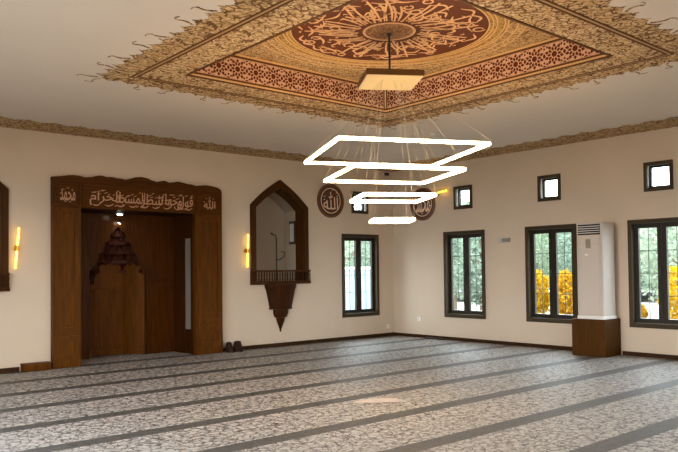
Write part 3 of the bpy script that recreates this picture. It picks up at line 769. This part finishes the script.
# crumpled plastic bag on the carpet
rnd = random.Random(5); nx, ny = 14, 9; v = []; f = []
for j in range(ny):
    for i in range(nx):
        a, b = i/(nx-1)*2-1, j/(ny-1)*2-1; edge = max(0, 1-max(abs(a), abs(b))**2)
        v.append((-6.66+.24*a+rnd.uniform(-.012, .012)-.06*b, -6.42-.15*a+.10*b+rnd.uniform(-.012, .012), .004+.06*edge*rnd.uniform(.4, 1)+.035*edge*max(0, a)))
for j in range(ny-1):
    for i in range(nx-1): f.append((j*nx+i, j*nx+i+1, (j+1)*nx+i+1, (j+1)*nx+i))
bag = MB().add(v, f).build('plastic_bag', mat('bag_film', '#A99C92', .8), smooth=80)
tag(bag, 'crumpled pale plastic bag lying on the striped carpet', 'bag')

# ------------------------------------------------------------------ outside
gm = mat('gravel', '#B5B1A8', .9); t = NT(gm); t.out(t.ramp(t.noise(t.coord(), 1.3, 5), [(.35, '#77756C'), (.65, '#949088')]))
tag(MB().box(-60, 60, -60, 60, -.5, -.35).build('ground', gm), kind='structure')
hm = mat('hill_woods', '#3E463A', .95, spec=.05); t = NT(hm); t.out(t.ramp(t.noise(t.coord(), .9, 6, .7), [(.35, '#2F362B'), (.65, '#525B4C')]))
v = []; f = []; NA, NR = 90, 8
for j in range(NR+1):
    for i in range(NA+1):
        a = math.radians(-15+105*i/NA); r = 44+20*j/NR
        hgt = -.36+5.5*math.sin(math.pi*min(1, j/NR*.95+.02))**.7*(1+.06*math.sin(i*.7)+.05*math.sin(i*1.9+1)+.03*math.sin(i*4.1))
        v.append((-12.9+r*math.cos(a), -13+r*math.sin(a), hgt))
for j in range(NR):
    for i in range(NA): q = j*(NA+1)+i; f.append((q, q+1, q+NA+2, q+NA+1))
tag(MB().add(v, f).build('hill', hm, smooth=60), kind='structure')
bark = mat('bark', '#5E5144', .9)
def leaf_mat(name, a, b):
    m = mat(name, a, .8, spec=.1); t = NT(m); c = t.ramp(t.noise(t.coord(), 3.0, 3), [(.35, b), (.65, a)]); t.out(c)
    tr = t.node('ShaderNodeBsdfTranslucent'); t.link(c, tr.inputs[0]); x = t.node('ShaderNodeMixShader'); x.inputs[0].default_value = .45
    t.link(t.b.outputs[0], x.inputs[1]); t.link(tr.outputs[0], x.inputs[2]); t.link(x.outputs[0], t.n['Material Output'].inputs[0]); return m
greens = [leaf_mat('foliage_pale', '#9BA590', '#7A8672'), leaf_mat('foliage_grey_green', '#819080', '#627263'), leaf_mat('foliage_mid', '#7F8B70', '#62705A')]
yellow = [leaf_mat('foliage_yellow', '#B48A10', '#96700A'), leaf_mat('foliage_orange', '#AE8016', '#8E6410')]
def leaves(c, R, n, size, seed, holes_=0.0):
    g = np.random.default_rng(seed); d = g.normal(size=(n, 3)); d /= np.linalg.norm(d, axis=1)[:, None]
    rad = g.uniform(.45, 1, n)**.6
    lump = 1+.22*np.sin(d[:, 0]*5+seed)*np.sin(d[:, 1]*4+2)*np.cos(d[:, 2]*5)
    P = np.array(c)+d*np.array(R)*(rad*lump)[:, None]
    a = g.normal(size=(n, 3)); a /= np.linalg.norm(a, axis=1)[:, None]; b = np.cross(a, g.normal(size=(n, 3))); b /= np.linalg.norm(b, axis=1)[:, None]
    s = size*g.uniform(.6, 1.3, n)[:, None]
    V = np.stack([P-a*s, P+b*s*.55, P+a*s, P-b*s*.55], 1).reshape(-1, 3)
    return V.tolist(), [tuple(range(4*i, 4*i+4)) for i in range(n)]
def tree(x, y, h, w, gi, seed, label):
    e = empty('leafy_tree', (x, y, -.35), label, 'tree', 'trees beyond the windows')
    g = random.Random(seed)
    m = MB(); m.tube([(x, y, -.35), (x+.05, y, h*.3), (x-.05, y+.05, h*.75)], [.13, .1, .04], 8)
    for k in range(5):
        a = g.uniform(0, 6.28); z0 = h*g.uniform(.2, .55); m.tube([(x, y, z0), (x+math.cos(a)*w*.4, y+math.sin(a)*w*.4, z0+h*.15), (x+math.cos(a)*w*.7, y+math.sin(a)*w*.7, z0+h*.28)], [.05, .035, .015], 6)
    m.build('trunk', bark, e, smooth=50)
    MB().add(*leaves((x, y, h*.52), (w, w, h*.50), 3000, .12, seed)).build('crown', greens[gi], e)
def shrub(x, y, h, w, mi, seed, label):
    e = empty('autumn_shrub', (x, y, -.35), label, 'shrub', 'yellow shrubs beyond the windows')
    m = MB(); g = random.Random(seed)
    for k in range(6):
        a = g.uniform(0, 6.28); m.tube([(x+.05*math.cos(a), y+.05*math.sin(a), -.35), (x+w*.5*math.cos(a), y+w*.5*math.sin(a), h*.6)], [.02, .008], 5)
    m.build('stems', bark, e); MB().add(*leaves((x, y, h*.45), (w, w, h*.55), 1500, .075, seed)).build('foliage', yellow[mi], e)
tree(6.8, 11.9, 6.2, 1.75, 0, 21, 'pale leafy tree seen through the single window of the niche wall')
tree(11.5, 15.8, 6.2, 2.2, 1, 22, 'taller grey-green tree farther behind the niche-wall window')
tree(10.2, 5.2, 4.6, 1.6, 1, 23, 'grey-green tree seen through the casement window nearest the room corner')
tree(14.0, 9.9, 5.0, 1.9, 0, 24, 'pale leafy tree farther behind the casement window nearest the corner')
tree(14.8, 3.0, 4.8, 1.7, 1, 25, 'grey-green tree behind the yellow shrubs, nearer the corner window')
tree(19.0, 6.3, 5.4, 2.0, 2, 26, 'mid-green tree farther behind the yellow shrubs by the air conditioner')
tree(14.0, -1.3, 4.6, 1.7, 0, 27, 'pale leafy tree seen through the window beyond the air conditioner')
tree(19.5, 1.0, 5.4, 2.0, 1, 28, 'grey-green tree farther behind the window beyond the air conditioner')
tree(26.0, 13.5, 5.2, 2.6, 2, 29, 'broad mid-green tree far outside behind the corner casement window')
tree(27.0, 6.0, 5.0, 2.6, 0, 30, 'broad pale tree far outside between the two middle windows')
tree(27.0, -1.5, 5.0, 2.6, 2, 35, 'broad mid-green tree far outside behind the last window')
shrub(8.8, 1.62, 1.65, .42, 0, 31, 'yellow autumn shrub seen through the window beside the air conditioner')
shrub(8.8, .50, 1.6, .42, 1, 32, 'orange autumn shrub partly hidden by the air conditioner')
shrub(9.0, -3.35, 1.75, .62, 0, 33, 'bright yellow shrub at the picture edge behind the last window')
shrub(8.7, -2.1, .5, .25, 1, 34, 'low orange shrub behind the window beyond the air conditioner')
cm = mat('container_blue_white', '#75838E', .5)
ct = empty('site_container', (4.2, 7.6, -.35), 'pale blue-white container cabin behind the single window of the niche wall', 'container')
MB().box(2.4, 6.4, 7.0, 9.0, -.35, 1.72).build('cabin', cm, ct, bevel=.03)
MB().box(2.35, 6.45, 6.95, 9.05, 1.72, 1.80).build('roof', white_m, ct)
for k in range(12): MB().box(2.5+.32*k, 2.53+.32*k, 6.975, 6.9995, -.3, 1.70).build('rib', cm, ct)
lw = MB().box(7.3, 7.5, -9, 6.5, -.35, .17).build('garden_wall', mat('white_render', '#AFADA8', .8))
tag(lw, 'low white garden wall in front of the shrubs outside', 'garden wall')
